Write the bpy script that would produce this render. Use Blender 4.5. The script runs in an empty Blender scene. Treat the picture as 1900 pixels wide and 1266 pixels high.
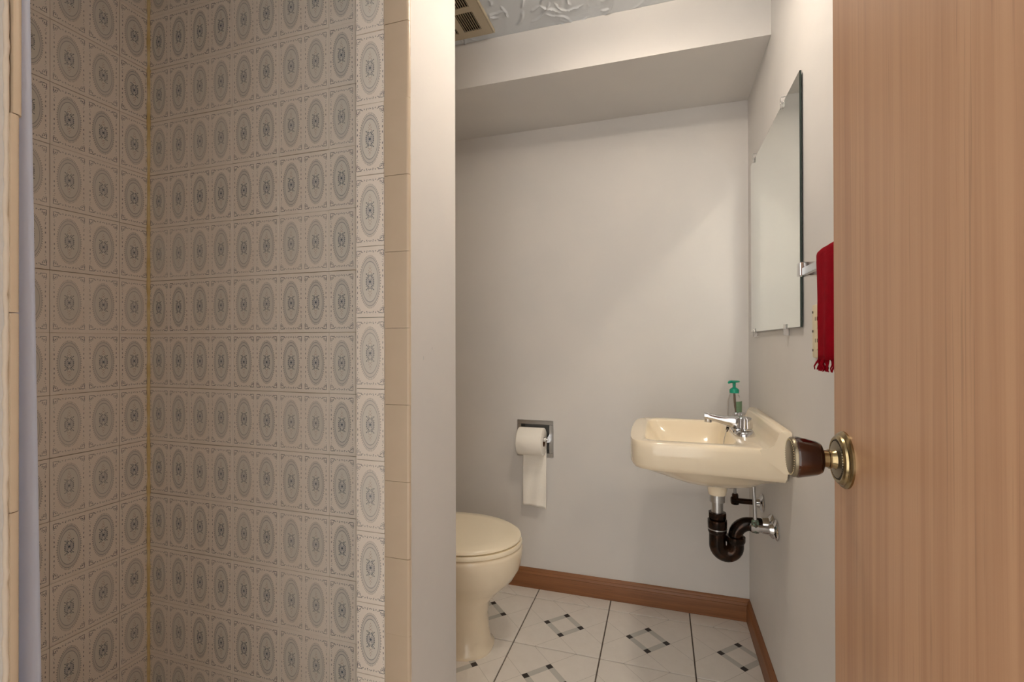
import bpy, bmesh, math, random
from mathutils import Vector, Matrix
import numpy as np

random.seed(7)
rng = np.random.default_rng(11)
PI = math.pi
scene = bpy.context.scene
COL = scene.collection

# ------------------------------------------------------------------ camera, world, light, exposure
CAM_H = 1.0685
FPX, YAW, PITCH, ROLL = 879.6, 0.30482, 0.00291, 0.00218
cam_data = bpy.data.cameras.new('camera')
cam_data.sensor_width = 36.0
cam_data.lens = FPX / 1900.0 * 36.0
cam_data.clip_start = 0.02
cam = bpy.data.objects.new('camera', cam_data)
COL.objects.link(cam)
_c, _s = math.cos(YAW), math.sin(YAW)
_R = Vector((_c, _s, 0)); _F0 = Vector((-_s, _c, 0)); _Z = Vector((0, 0, 1))
_F = _F0 * math.cos(PITCH) + _Z * math.sin(PITCH)
_U = _Z * math.cos(PITCH) - _F0 * math.sin(PITCH)
_r = _R * math.cos(ROLL) - _U * math.sin(ROLL)
_u = _R * math.sin(ROLL) + _U * math.cos(ROLL)
_m = Matrix((_r, _u, -_F)).transposed().to_4x4()
_m.translation = Vector((0, 0, CAM_H))
cam.matrix_world = _m
scene.camera = cam

world = bpy.data.worlds.new('hallway_light')
scene.world = world
world.use_nodes = True
world.node_tree.nodes['Background'].inputs['Color'].default_value = (1.0, 0.95, 0.88, 1)
world.node_tree.nodes['Background'].inputs['Strength'].default_value = 2.5

LAMP = Vector((-0.07, 1.09, 2.085))
LAMP_GLOW = 150.0            # emission of the shallow glass dome (built with the lamp below)
LAMP_COLOR = (1.0, .86, .71)

scene.view_settings.view_transform = 'Standard'
scene.view_settings.look = 'None'
scene.view_settings.gamma = 1.0
scene.view_settings.use_curve_mapping = False
scene.view_settings.exposure = 0.02
scene.cycles.max_bounces = 7
scene.cycles.diffuse_bounces = 5
scene.cycles.glossy_bounces = 6
scene.cycles.transmission_bounces = 8
scene.cycles.caustics_reflective = True
scene.cycles.caustics_refractive = True
scene.cycles.sample_clamp_indirect = 0.0
scene.cycles.use_guiding = True
scene.cycles.use_surface_guiding = True
scene.cycles.blur_glossy = 0.0
scene.cycles.use_denoising = True
scene.cycles.use_adaptive_sampling = True
scene.cycles.adaptive_threshold = 0.1
scene.cycles.adaptive_min_samples = 16

# ------------------------------------------------------------------ room dimensions (metres)
XR = 0.320          # right wall
YF = 2.0058         # far wall
ZC = 2.162          # ceiling
SOF_Y, SOF_Z = 1.600, 1.998
XS, YS = -1.4215, 0.9985      # shower corner (tile surface)
XP = -0.504         # outer face of the shower partition
Y_REV = 0.880       # tiled reveal of the shower opening
Y_END = 1.118       # far face of the partition
Y_NEAR = 0.250      # near jamb of the shower opening
CW, RH = 0.0781, 0.15358      # printed cell width, row height
TT = 0.006          # tile thickness

# ------------------------------------------------------------------ node helper
class NT:
    def __init__(self, name):
        self.m = bpy.data.materials.new(name); self.m.use_nodes = True
        self.t = self.m.node_tree; self.t.nodes.clear()
        self.out = self.t.nodes.new('ShaderNodeOutputMaterial')
        self.b = self.t.nodes.new('ShaderNodeBsdfPrincipled')
        self.t.links.new(self.b.outputs[0], self.out.inputs[0])
    def node(self, kind, **kw):
        n = self.t.nodes.new(kind)
        for k, v in kw.items(): setattr(n, k, v)
        return n
    def put(self, sock, v):
        if isinstance(v, S): self.t.links.new(v.s, sock)
        elif isinstance(v, bpy.types.NodeSocket): self.t.links.new(v, sock)
        elif isinstance(v, (tuple, list)):
            sock.default_value = tuple(v) + ((1,) if len(v) == 3 and len(sock.default_value) == 4 else ())
        else: sock.default_value = v
    def math(self, op, *a):
        n = self.node('ShaderNodeMath', operation=op)
        for i, v in enumerate(a): self.put(n.inputs[i], v)
        return S(self, n.outputs[0])
    def step(self, lo, hi, v):                      # smooth ramp lo..hi
        n = self.node('ShaderNodeMapRange', interpolation_type='SMOOTHSTEP')
        self.put(n.inputs[0], v); n.inputs[1].default_value = lo; n.inputs[2].default_value = hi
        return S(self, n.outputs[0])
    def mix(self, f, a, b):
        n = self.node('ShaderNodeMix', data_type='RGBA')
        self.put(n.inputs[0], f); self.put(n.inputs[6], a); self.put(n.inputs[7], b)
        return n.outputs[2]
    def coord(self, which='Object'):
        n = self.node('ShaderNodeTexCoord'); return n.outputs[which]
    def xyz(self, vec):
        n = self.node('ShaderNodeSeparateXYZ'); self.t.links.new(vec, n.inputs[0])
        return [S(self, n.outputs[i]) for i in range(3)]
    def vec(self, x, y, z):
        n = self.node('ShaderNodeCombineXYZ')
        for i, v in enumerate((x, y, z)): self.put(n.inputs[i], v)
        return n.outputs[0]
    def noise(self, vec, scale, detail=3, rough=.5, dist=0, dim='3D'):
        n = self.node('ShaderNodeTexNoise')
        self.t.links.new(vec, n.inputs['Vector'])
        n.inputs['Scale'].default_value = scale; n.inputs['Detail'].default_value = detail
        n.inputs['Roughness'].default_value = rough; n.inputs['Distortion'].default_value = dist
        return S(self, n.outputs[0])
    def scaled(self, vec, s):
        n = self.node('ShaderNodeMapping'); self.t.links.new(vec, n.inputs[0]); n.inputs[3].default_value = s
        return n.outputs[0]
    def bump(self, h, strength=.2, dist=.002):
        n = self.node('ShaderNodeBump'); n.inputs['Strength'].default_value = strength
        n.inputs['Distance'].default_value = dist; self.put(n.inputs['Height'], h)
        self.t.links.new(n.outputs[0], self.b.inputs['Normal'])
    def set(self, **kw):
        names = dict(color='Base Color', rough='Roughness', metal='Metallic', spec='Specular IOR Level', trans='Transmission Weight',
                     ior='IOR', coat='Coat Weight', sheen='Sheen Weight', emis='Emission Strength', ecol='Emission Color', sss='Subsurface Weight')
        for k, v in kw.items(): self.put(self.b.inputs[names[k]], v)
        return self
class S:
    def __init__(self, nt, s): self.nt, self.s = nt, s
    def __add__(a, b): return a.nt.math('ADD', a, b)
    def __radd__(a, b): return a.nt.math('ADD', b, a)
    def __sub__(a, b): return a.nt.math('SUBTRACT', a, b)
    def __rsub__(a, b): return a.nt.math('SUBTRACT', b, a)
    def __mul__(a, b): return a.nt.math('MULTIPLY', a, b)
    def __rmul__(a, b): return a.nt.math('MULTIPLY', b, a)
    def __truediv__(a, b): return a.nt.math('DIVIDE', a, b)
    def abs(a): return a.nt.math('ABSOLUTE', a)
    def sqrt(a): return a.nt.math('SQRT', a)
    def sin(a): return a.nt.math('SINE', a)
    def max(a, b): return a.nt.math('MAXIMUM', a, b)
    def min(a, b): return a.nt.math('MINIMUM', a, b)

def srgb(r, g, b):
    f = lambda c: (c / 255 / 12.92) if c / 255 <= .04045 else ((c / 255 + .055) / 1.055) ** 2.4
    return (f(r), f(g), f(b))

M = {}
def simple(key, color, rough=.5, metal=0.0, **kw):
    n = NT(key); n.set(color=color, rough=rough, metal=metal, **kw); M[key] = n.m; return n

def paint(key, c1, c2, rough=.55):
    n = NT(key); co = n.coord()
    big = n.noise(co, 2.2, 4, .6); fine = n.noise(co, 420, 2)
    roll = n.noise(co, 90, 3)
    n.set(color=n.mix(n.step(.35, .65, big), c1, c2), rough=rough)
    n.bump(fine * .5 + roll * .5, .10, .0012)
    M[key] = n.m
paint('wall_paint', srgb(219, 216, 213), srgb(214, 212, 210))
paint('ceiling_paint', srgb(214, 218, 222), srgb(204, 210, 217), .8)

def wood(key, dark, mid, light, axis, sx=38, sl=1.3, rough=.42, bands=1.0):
    """grain along the local axis (0,1,2)"""
    n = NT(key); co = n.coord()
    sc = [sx, sx, sx]; sc[axis] = sl
    sc2 = [sx * 5, sx * 5, sx * 5]; sc2[axis] = sl * 5
    sc3 = [3.2, 3.2, 3.2]; sc3[axis] = .35
    a = n.noise(n.scaled(co, tuple(sc)), 1, 5, .62, .35)
    b = n.noise(n.scaled(co, tuple(sc2)), 1, 3, .6)
    c = n.noise(n.scaled(co, tuple(sc3)), 1, 3, .5, .6)
    col = n.mix(n.step(.32, .68, a), dark, mid)
    col = n.mix(n.step(.38, .68, c) * .55 * bands, col, light)
    pores = n.step(.60, .70, b) * .38
    col = n.mix(pores, col, tuple(x * .55 for x in dark))
    n.set(color=col, rough=rough)
    n.bump(b, .10, .0006)
    M[key] = n.m
wood('door_wood', srgb(172, 130, 99), srgb(190, 149, 116), srgb(197, 157, 124), 2, 70, .8, .38)
wood('oak_trim_x', srgb(112, 68, 36), srgb(142, 92, 54), srgb(152, 102, 62), 0, 70, 2.2)
wood('oak_trim_y', srgb(112, 68, 36), srgb(142, 92, 54), srgb(152, 102, 62), 1, 70, 2.2)

# printed wall tile: two oval medallions, corner scrolls, dashed borders
def tile_material():
    n = NT('oval_print_tile'); co = n.coord(); x, y, z = n.xyz(co)
    u = x.abs() - .0383; v = z
    au, av = u.abs(), v.abs()
    wob = (n.noise(n.vec(au, 0.0, av), 260, 2) - .5) * .0016
    e = ((u / .0250) * (u / .0250) + (v / .0540) * (v / .0540)).sqrt()
    info = n.node('ShaderNodeObjectInfo'); rnd = S(n, info.outputs['Random'])
    cellv = n.noise(n.vec(x * 8.0, rnd * 40.0, z * 2.0), 1.0, 1)
    ink = n.step(.05, .95, cellv * .55 + rnd * .45) * .42 + .62
    base = n.mix(n.noise(co, 30, 2), srgb(245, 237, 228), srgb(240, 230, 219))
    # medallion field and ring
    field = 1.0 - n.step(.76, .82, e)
    col = n.mix(field * .45, base, srgb(200, 203, 196))
    ring = n.step(.80, .85, e) * (1.0 - n.step(.93, .985, e))
    col = n.mix(ring * ink * .32, col, srgb(128, 138, 140))
    line = n.step(.775, .80, e) * (1.0 - n.step(.81, .84, e)) + n.step(.935, .96, e) * (1.0 - n.step(.965, .99, e))
    col = n.mix(line * ink * .74, col, srgb(84, 98, 108))
    th = n.math('ARCTAN2', v / .0540, u / .0250)
    comb = n.step(-.1, .3, (th * 58.0).sin()) * n.step(.985, 1.0, e) * (1.0 - n.step(1.055, 1.08, e))
    col = n.mix(comb * ink * .70, col, srgb(110, 112, 112))
    folded = n.vec(au + wob, 0.0, av + wob)
    def dots(lst):
        acc = None
        for (px, pz, r) in lst:
            d = n.node('ShaderNodeVectorMath', operation='DISTANCE'); n.t.links.new(folded, d.inputs[0]); d.inputs[1].default_value = (px, 0, pz)
            k = S(n, d.outputs['Value']) * (1.0 / r)
            acc = k if acc is None else acc.min(k)
        return 1.0 - n.step(.65, 1.3, acc)
    # bouquet
    pale = dots([(0, 0, .0062), (.0062, .0020, .0030), (.0040, .0062, .0030), (.0, .0115, .0020)])
    col = n.mix(pale * ink * .50, col, srgb(150, 152, 162))
    dark = dots([(0, 0, .0029), (.0092, .0012, .0013), (.0088, .0048, .0015), (.0072, .0084, .0014), (.0044, .0108, .0017), (.0026, .0140, .0015),
                 (.0062, .0140, .0013), (.0086, .0168, .0014), (.0030, .0050, .0008)])
    col = n.mix(dark * ink * .92, col, srgb(66, 80, 98))
    green = dots([(.0094, .0100, .0012), (.0046, .0168, .0013), (.0094, .0172, .0009)])
    col = n.mix(green * ink * .7, col, srgb(104, 122, 112))
    pink = dots([(0, .0215, .0015), (.0034, .0200, .0011), (.0030, .0248, .0011), (0, .0282, .0013), (.0022, .0310, .0010), (0, .0345, .0011)])
    col = n.mix(pink * ink * .62, col, srgb(164, 122, 106))
    # corner scrolls and border
    out = n.step(1.09, 1.13, e)
    leaf = dots([(.0285, .0600, .0014), (.0252, .0622, .0013), (.0305, .0568, .0012), (.0216, .0645, .0012), (.0250, .0590, .0010), (.0276, .0562, .0010),
                 (.0318, .0530, .0011), (.0185, .0638, .0012), (.0135, .0655, .0011), (.0080, .0640, .0012), (.0025, .0655, .0010),
                 (.0316, .0470, .0010), (.0300, .0420, .0009), (.0318, .0370, .0010)])
    fil = (1.0 - n.step(.0004, .0011, (au + wob * 2.0 - .0328).abs())) * n.step(.053, .057, av) * (1.0 - n.step(.0665, .068, av))
    fil = fil.max((1.0 - n.step(.0004, .0011, (av + wob * 2.0 - .0668).abs())) * n.step(.019, .022, au) * (1.0 - n.step(.0322, .0335, au)))
    dash = (1.0 - n.step(.0005, .0013, (au + wob - .0312).abs())) * n.step(.0, .5, (av * 560.0 + 1.2).sin()) * (1.0 - n.step(.034, .036, av)) * n.step(.004, .006, av)
    dash2 = .55 * (1.0 - n.step(.0006, .0014, (av + wob - .0665).abs())) * n.step(.0, .5, (au * 900.0 + 1.4).sin()) * (1.0 - n.step(.014, .017, au))
    orn = (leaf.max(fil)).max(dash.max(dash2)) * out
    col = n.mix(orn * ink * .92, col, srgb(82, 86, 94))
    # faint grime towards nothing in particular
    g = n.noise(co, 9, 3)
    col = n.mix(n.step(.55, .8, g) * .12, col, srgb(190, 168, 130))
    n.set(color=col, rough=.24)
    n.bump(n.noise(co, 60, 2), .05, .001)
    M['oval_tile'] = n.m
tile_material()
n = NT('plain_bullnose'); co = n.coord()
n.set(color=n.mix(n.noise(co, 14, 3), srgb(208, 190, 168), srgb(196, 178, 154)), rough=.26); M['bullnose'] = n.m
n = NT('grout'); co = n.coord()
n.set(color=n.mix(n.step(.4, .65, n.noise(co, 9, 3)), srgb(214, 196, 178), srgb(206, 184, 144)), rough=.9); M['grout'] = n.m
n = NT('old_caulk'); co = n.coord()
n.set(color=n.mix(n.step(.35, .65, n.noise(co, 12, 3)), srgb(232, 214, 166), srgb(214, 190, 128)), rough=.5); M['caulk'] = n.m
simple('caulk_white', srgb(216, 204, 188), .5)

def floor_tile_material():
    n = NT('diamond_floor_tile'); co = n.coord(); x, y, z = n.xyz(co)
    p = (x + y).abs(); q = (x - y).abs()
    tri = lambda v, a, b: n.step(a - .0004, a + .0004, v) * (1.0 - n.step(b - .0004, b + .0004, v))
    l = (1.0 - n.step(.0004, .0011, (p - .0775).abs())).max(1.0 - n.step(.0004, .0011, (q - .0775).abs()))
    bp, bq = tri(p, .050, .0775), tri(q, .050, .0775)
    inp, inq = 1.0 - n.step(.0771, .0779, p), 1.0 - n.step(.0771, .0779, q)
    bars = (bp * inq).max(bq * inp)
    sq = bp * bq
    inner = (1.0 - n.step(.0004, .0010, (p - .050).abs())) * inq + (1.0 - n.step(.0004, .0010, (q - .050).abs())) * inp
    cl = n.noise(co, 26, 4, .6)
    base = n.mix(cl, srgb(238, 233, 226), srgb(226, 220, 212))
    col = n.mix(l * .60, base, srgb(140, 134, 128))
    col = n.mix(bars * .85, col, srgb(190, 190, 184))
    col = n.mix(n.math('MINIMUM', inner, 1.0) * .3, col, srgb(150, 148, 142))
    col = n.mix(sq, col, srgb(38, 30, 28))
    dirt = n.noise(co, 40, 4, .7)
    col = n.mix(n.step(.62, .75, dirt) * .18, col, srgb(150, 138, 124))
    n.set(color=col, rough=.34)
    n.bump(n.noise(co, 120, 3), .05, .0008)
    M['floor_tile'] = n.m
floor_tile_material()
simple('floor_grout', srgb(104, 94, 86), .9)

n = NT('almond_china'); co = n.coord()
n.set(color=n.mix(n.noise(co, 3, 2), srgb(244, 231, 207), srgb(240, 225, 198)), rough=.14, coat=.3); M['china'] = n.m
n = NT('almond_plastic'); n.set(color=srgb(252, 240, 214), rough=.22); M['seat'] = n.m
simple('chrome', (.64, .64, .65), .10, 1.0)
simple('brushed', (.55, .56, .57), .28, 1.0)
n = NT('tarnished_pipe'); co = n.coord(); k = n.noise(co, 45, 4, .6)
n.set(color=n.mix(n.step(.42, .66, k), (.009, .005, .003), (.050, .020, .008)), rough=.20, metal=.6); M['dark_pipe'] = n.m
n = NT('corroded'); co = n.coord(); k = n.noise(co, 120, 4, .6)
n.set(color=n.mix(n.step(.42, .6, k), srgb(86, 80, 70), srgb(120, 150, 130)), rough=.6, metal=.3); M['corroded'] = n.m
n = NT('antique_brass'); co = n.coord(); k = n.noise(co, 60, 3)
n.set(color=n.mix(n.step(.4, .7, k), (.30, .23, .12), (.44, .35, .20)), rough=.24, metal=1.0); M['brass'] = n.m
simple('brass_face', (.22, .185, .125), .34, .85)
simple('brass_groove', (.04, .03, .02), .4, .8)
n = NT('amber_grip'); co = n.coord(); x, y, z = n.xyz(co); k = n.noise(co, 30, 3, .6)
n.set(color=n.mix(n.step(.35, .7, k), (.014, .0022, .0008), (.050, .012, .002)), rough=.14, coat=.3); M['amber'] = n.m
n = NT('mirror_glass'); n.set(color=(.86, .90, .87), rough=.0, metal=1.0); M['mirror'] = n.m
simple('glass_edge', srgb(46, 58, 54), .15)
n = NT('clear_plastic'); n.set(color=(.95, .93, .92), rough=.15, trans=.75, ior=1.3); M['clear'] = n.m
n = NT('clear_bottle'); n.set(color=(.97, .97, .96), rough=.04, trans=1.0, ior=1.15); M['bottle'] = n.m
simple('pump_green', srgb(14, 150, 122), .3)
simple('label_green', srgb(112, 146, 118), .5)
simple('label_white', srgb(222, 222, 214), .5)
simple('soap_dark', srgb(110, 92, 78), .3)
n = NT('terry_red'); co = n.coord(); k = n.noise(co, 700, 2, .6); k2 = n.noise(co, 60, 3)
n.set(color=n.mix(k2, srgb(158, 6, 28), srgb(128, 3, 20)), rough=1.0, spec=.1); n.bump(k, .6, .002); M['towel'] = n.m
n = NT('tissue'); co = n.coord(); k = n.noise(co, 300, 3)
n.set(color=srgb(244, 240, 232), rough=.95); n.bump(k, .35, .0015); M['tissue'] = n.m
simple('cardboard', srgb(96, 66, 44), .9)
n = NT('blue_curtain'); co = n.coord(); k = n.noise(co, 900, 2)
n.set(color=srgb(226, 234, 252), rough=.35); n.bump(k, .1, .0005)
tl_ = n.node('ShaderNodeBsdfTranslucent'); tl_.inputs[0].default_value = srgb(222, 232, 252) + (1,)
mx_ = n.node('ShaderNodeMixShader'); mx_.inputs[0].default_value = .35
n.t.links.new(n.b.outputs[0], mx_.inputs[1]); n.t.links.new(tl_.outputs[0], mx_.inputs[2]); n.t.links.new(mx_.outputs[0], n.out.inputs[0])
M['curtain'] = n.m
simple('liner', srgb(200, 212, 224), .3)
simple('ivory', srgb(224, 208, 172), .35)
simple('slot', srgb(60, 48, 38), .6)
n = NT('vent_metal'); co = n.coord()
n.set(color=n.mix(n.noise(co, 12, 3), srgb(190, 180, 160), srgb(176, 162, 136)), rough=.45); M['vent'] = n.m
simple('vent_slat', srgb(176, 160, 132), .5)
simple('vent_dark', srgb(22, 16, 12), .9)
simple('shower_pan', srgb(214, 206, 194), .4)
simple('porcelain', srgb(238, 236, 230), .2)

# ------------------------------------------------------------------ mesh helpers
def mesh(name, verts, faces, mat, parent=None, smooth=None, loc=(0, 0, 0), rot=(0, 0, 0)):
    me = bpy.data.meshes.new(name); me.from_pydata([tuple(v) for v in verts], [], faces); me.validate(); me.update()
    if mat: me.materials.append(M[mat])
    o = bpy.data.objects.new(name, me); COL.objects.link(o)
    o.location = loc; o.rotation_euler = rot
    if parent: o.parent = parent
    if smooth is not None:
        me.polygons.foreach_set('use_smooth', [True] * len(me.polygons))
        me.set_sharp_from_angle(angle=math.radians(smooth))
    return o
def bm_obj(name, bm, mat, parent=None, smooth=None, loc=(0, 0, 0), rot=(0, 0, 0)):
    bmesh.ops.recalc_face_normals(bm, faces=bm.faces[:])
    me = bpy.data.meshes.new(name); bm.to_mesh(me); bm.free()
    if mat: me.materials.append(M[mat])
    o = bpy.data.objects.new(name, me); COL.objects.link(o); o.location = loc; o.rotation_euler = rot
    if parent: o.parent = parent
    if smooth is not None:
        me.polygons.foreach_set('use_smooth', [True] * len(me.polygons))
        me.set_sharp_from_angle(angle=math.radians(smooth))
    return o
def add_box(bm, lo, hi, bevel=0, seg=2):
    r = bmesh.ops.create_cube(bm, size=1.0)
    vs = r['verts']
    for v in vs:
        v.co = Vector([lo[i] + (v.co[i] + .5) * (hi[i] - lo[i]) for i in range(3)])
    if bevel:
        es = {e for v in vs for e in v.link_edges}
        bmesh.ops.bevel(bm, geom=list(es), offset=bevel, segments=seg, profile=.5, affect='EDGES', clamp_overlap=True)
def box(name, lo, hi, mat, parent=None, bevel=0, seg=2, smooth=None, **kw):
    bm = bmesh.new(); add_box(bm, lo, hi, bevel, seg)
    return bm_obj(name, bm, mat, parent, smooth if smooth is not None else (35 if bevel else None), **kw)
def loft_data(rings, cap0=True, cap1=True, closed=True):
    verts, faces = [], []
    n = len(rings[0])
    for r in rings: verts += [tuple(p) for p in r]
    for i in range(len(rings) - 1):
        for k in range(n if closed else n - 1):
            k2 = (k + 1) % n
            faces.append((i * n + k, i * n + k2, (i + 1) * n + k2, (i + 1) * n + k))
    if cap0: faces.append(tuple(range(n))[::-1])
    if cap1: faces.append(tuple(range((len(rings) - 1) * n, len(rings) * n)))
    return verts, faces
def add_data(bm, data):
    vs = [bm.verts.new(v) for v in data[0]]
    for f in data[1]:
        try: bm.faces.new([vs[i] for i in f])
        except ValueError: pass
def loft(name, rings, mat, parent=None, smooth=40, cap0=True, cap1=True, closed=True, **kw):
    bm = bmesh.new(); add_data(bm, loft_data(rings, cap0, cap1, closed))
    return bm_obj(name, bm, mat, parent, smooth, **kw)
def axes(d):
    d = Vector(d).normalized()
    a = Vector((0, 0, 1)) if abs(d.z) < .9 else Vector((1, 0, 0))
    u = d.cross(a).normalized(); return u, d.cross(u).normalized()
def lathe_rings(origin, axis, prof, n=32, mod=None):
    o = Vector(origin); d = Vector(axis).normalized(); u, w = axes(d)
    rings = []
    for (t, r) in prof:
        ring = []
        for k in range(n):
            a = 2 * PI * k / n; rr = max(r, 1e-5) * (mod(a, t) if mod else 1)
            ring.append(o + d * t + (u * math.cos(a) + w * math.sin(a)) * rr)
        rings.append(ring)
    return rings
def lathe(name, origin, axis, prof, mat, parent=None, n=32, smooth=40, mod=None, cap0=True, cap1=True):
    return loft(name, lathe_rings(origin, axis, prof, n, mod), mat, parent, smooth, cap0, cap1)
def tube_rings(path, rad, n=16):
    P = [Vector(p) for p in path]; rings = []; pu = None
    for i, p in enumerate(P):
        d = (P[min(i + 1, len(P) - 1)] - P[max(i - 1, 0)]).normalized()
        if pu is None: u, w = axes(d)
        else:
            u = (pu - d * pu.dot(d)).normalized(); w = d.cross(u)
        pu = u; r = rad[i] if isinstance(rad, (list, tuple)) else rad
        rings.append([p + (u * math.cos(2 * PI * k / n) + w * math.sin(2 * PI * k / n)) * r for k in range(n)])
    return rings
def tube(name, path, rad, mat, parent=None, n=16, smooth=50):
    return loft(name, tube_rings(path, rad, n), mat, parent, smooth)
def empty(name, loc, label=None, cat=None, group=None, kind=None):
    o = bpy.data.objects.new(name, None); COL.objects.link(o); o.location = loc; o.empty_display_size = .05
    tag(o, label, cat, group, kind); return o
def tag(o, label=None, cat=None, group=None, kind=None):
    if label: o['label'] = label
    if cat: o['category'] = cat
    if group: o['group'] = group
    if kind: o['kind'] = kind
    return o
def keep(o, parent):
    """parent without moving: meshes are modelled in world coordinates"""
    o.parent = parent
    o.matrix_parent_inverse = Matrix.Translation(-parent.location)
    return o
def structure(o, label, cat):
    return tag(o, label, cat, kind='structure')

# ------------------------------------------------------------------ the shell
B = .10
floor = box('floor', (XS - B, -.6, -.10), (XR + B, YF + B, -.006), 'floor_grout')
structure(floor, 'white tiled bathroom floor with small black squares and grey diamond bars', 'floor')
# far wall with a hole for the recessed paper holder
hx0, hx1, hz0, hz1 = -.5975, -.4535, .580, .720
bm = bmesh.new()
for lo, hi in (((XS - B, YF, -.1), (hx0, YF + B, ZC)), ((hx1, YF, -.1), (XR + B, YF + B, ZC)),
               ((hx0, YF, -.1), (hx1, YF + B, hz0)), ((hx0, YF, hz1), (hx1, YF + B, ZC)), ((hx0, YF + .06, hz0), (hx1, YF + B, hz1))):
    add_box(bm, lo, hi)
structure(bm_obj('wall_back', bm, 'wall_paint'), 'pale painted back wall behind toilet and sink', 'wall')
structure(box('wall_right', (XR, -.6, -.1), (XR + B, YF, ZC), 'wall_paint'), 'pale painted right wall carrying the mirror and sink', 'wall')
wall_left = structure(box('wall_left', (XS - B, Y_NEAR - .12, -.1), (XS - TT, YF, ZC), 'grout'), 'left shower wall covered in oval print tiles', 'wall')
structure(box('wall_left_nook', (XS - TT, Y_END, 0), (XS + .004, YF, ZC), 'wall_paint'), 'painted wall behind the toilet tank', 'wall')
wall_shower = structure(box('wall_shower_back', (XS - TT, YS + TT, -.1), (-.560, Y_END, ZC), 'grout'), 'shower back wall covered in oval print tiles', 'wall')
bm = bmesh.new()
add_box(bm, (-.631, Y_REV + TT, -.1), (XP, Y_END + .0005, ZC))
part_end = structure(bm_obj('wall_shower_end', bm, 'wall_paint'), 'narrow white wall end between tiled shower and toilet nook', 'wall')
wall_near = structure(box('wall_shower_front', (XS - TT, Y_NEAR - .12, -.1), (XP, Y_NEAR - TT, ZC), 'wall_paint'), 'white jamb wall at the near side of the shower', 'wall')
bm = bmesh.new()
add_box(bm, (-.66, -.08, -.1), (-.43, Y_NEAR - .12, ZC)); add_box(bm, (.262, -.08, -.1), (XR, .045, ZC)); add_box(bm, (-.43, -.08, 2.06), (.262, .045, ZC))
structure(bm_obj('wall_front', bm, 'wall_paint'), 'wall around the doorway the view is taken from', 'wall')
structure(box('ceiling_soffit', (XS - TT, SOF_Y, SOF_Z), (XR, YF, ZC), 'wall_paint'), 'boxed white soffit running along the top of the back wall', 'soffit')
box_pan = structure(box('shower_floor', (XS - TT, Y_NEAR - TT, -.006), (-.565, YS + TT, .02), 'shower_pan'), 'pale shower floor pan', 'floor')
structure(box('shower_curb', (-.629, Y_NEAR - TT, -.006), (XP, Y_REV + TT, .10), 'bullnose', bevel=.008), 'low tiled curb across the shower opening', 'curb')

# ceiling with trowelled plaster
ceiling = structure(box('ceiling', (XS - B, -.6, ZC + .004), (XR + B, YF + B, ZC + .1), 'ceiling_paint'), 'pale blue white ceiling with swirled plaster texture', 'ceiling')
def plaster():
    gx = np.arange(-.75, XR + .0001, .0026); gy = np.arange(1.22, SOF_Y + .0001, .0026)
    XX, YY = np.meshgrid(gx, gy, indexing='ij'); H = np.zeros_like(XX)
    H += .0006 * np.sin(XX * 31 + 2 * np.sin(YY * 17)) * np.sin(YY * 27 + 1.3 * np.sin(XX * 23))
    for k in range(150):
        x, y = rng.uniform(-.74, XR), rng.uniform(1.23, SOF_Y); a = rng.uniform(0, 2 * PI); cv = rng.uniform(-14, 14)
        L = rng.uniform(.03, .12); h = rng.uniform(.003, .007); w = rng.uniform(.0016, .0028); side = rng.choice([-1, 1])
        steps = int(L / .003)
        for i in range(steps):
            t = i / steps; x += .003 * math.cos(a); y += .003 * math.sin(a); a += cv * .003 + rng.normal(0, .10)
            ix0, ix1 = np.searchsorted(gx, [x - .02, x + .02]); iy0, iy1 = np.searchsorted(gy, [y - .02, y + .02])
            if ix1 <= ix0 or iy1 <= iy0: continue
            dx = XX[ix0:ix1, iy0:iy1] - x; dy = YY[ix0:ix1, iy0:iy1] - y
            pn = (-math.sin(a) * dx + math.cos(a) * dy) * side; al = math.cos(a) * dx + math.sin(a) * dy
            prof = np.where(pn > 0, np.exp(-(pn / (w * 2.3)) ** 2), np.exp(-(pn / w) ** 2)) * np.exp(-(al / .004) ** 2)
            env = min(1, t * 5 + .15) * min(1, (1 - t) * 4 + .2) * h
            H[ix0:ix1, iy0:iy1] = np.maximum(H[ix0:ix1, iy0:iy1], prof * env)
    H[(XX < -.545) & (YY < 1.565)] = 0        # flat where the vent grille sits
    nx, ny = XX.shape
    co = np.stack([XX, YY, ZC - H], -1).reshape(-1, 3)
    i, j = np.meshgrid(np.arange(nx - 1), np.arange(ny - 1), indexing='ij'); b = (i * ny + j).ravel()
    F = np.stack([b, b + 1, b + ny + 1, b + ny], -1)
    o = mesh('plaster_coat', co.tolist(), F.tolist(), 'ceiling_paint', ceiling, 60)
    # plain remainder of the coat
    bm = bmesh.new()
    add_box(bm, (XS - B, -.6, ZC), (XR + B, 1.22, ZC + .006)); add_box(bm, (XS - B, 1.22, ZC), (-.75, YF, ZC + .006))
    bm_obj('plaster_coat', bm, 'ceiling_paint', ceiling)
plaster()

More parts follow.
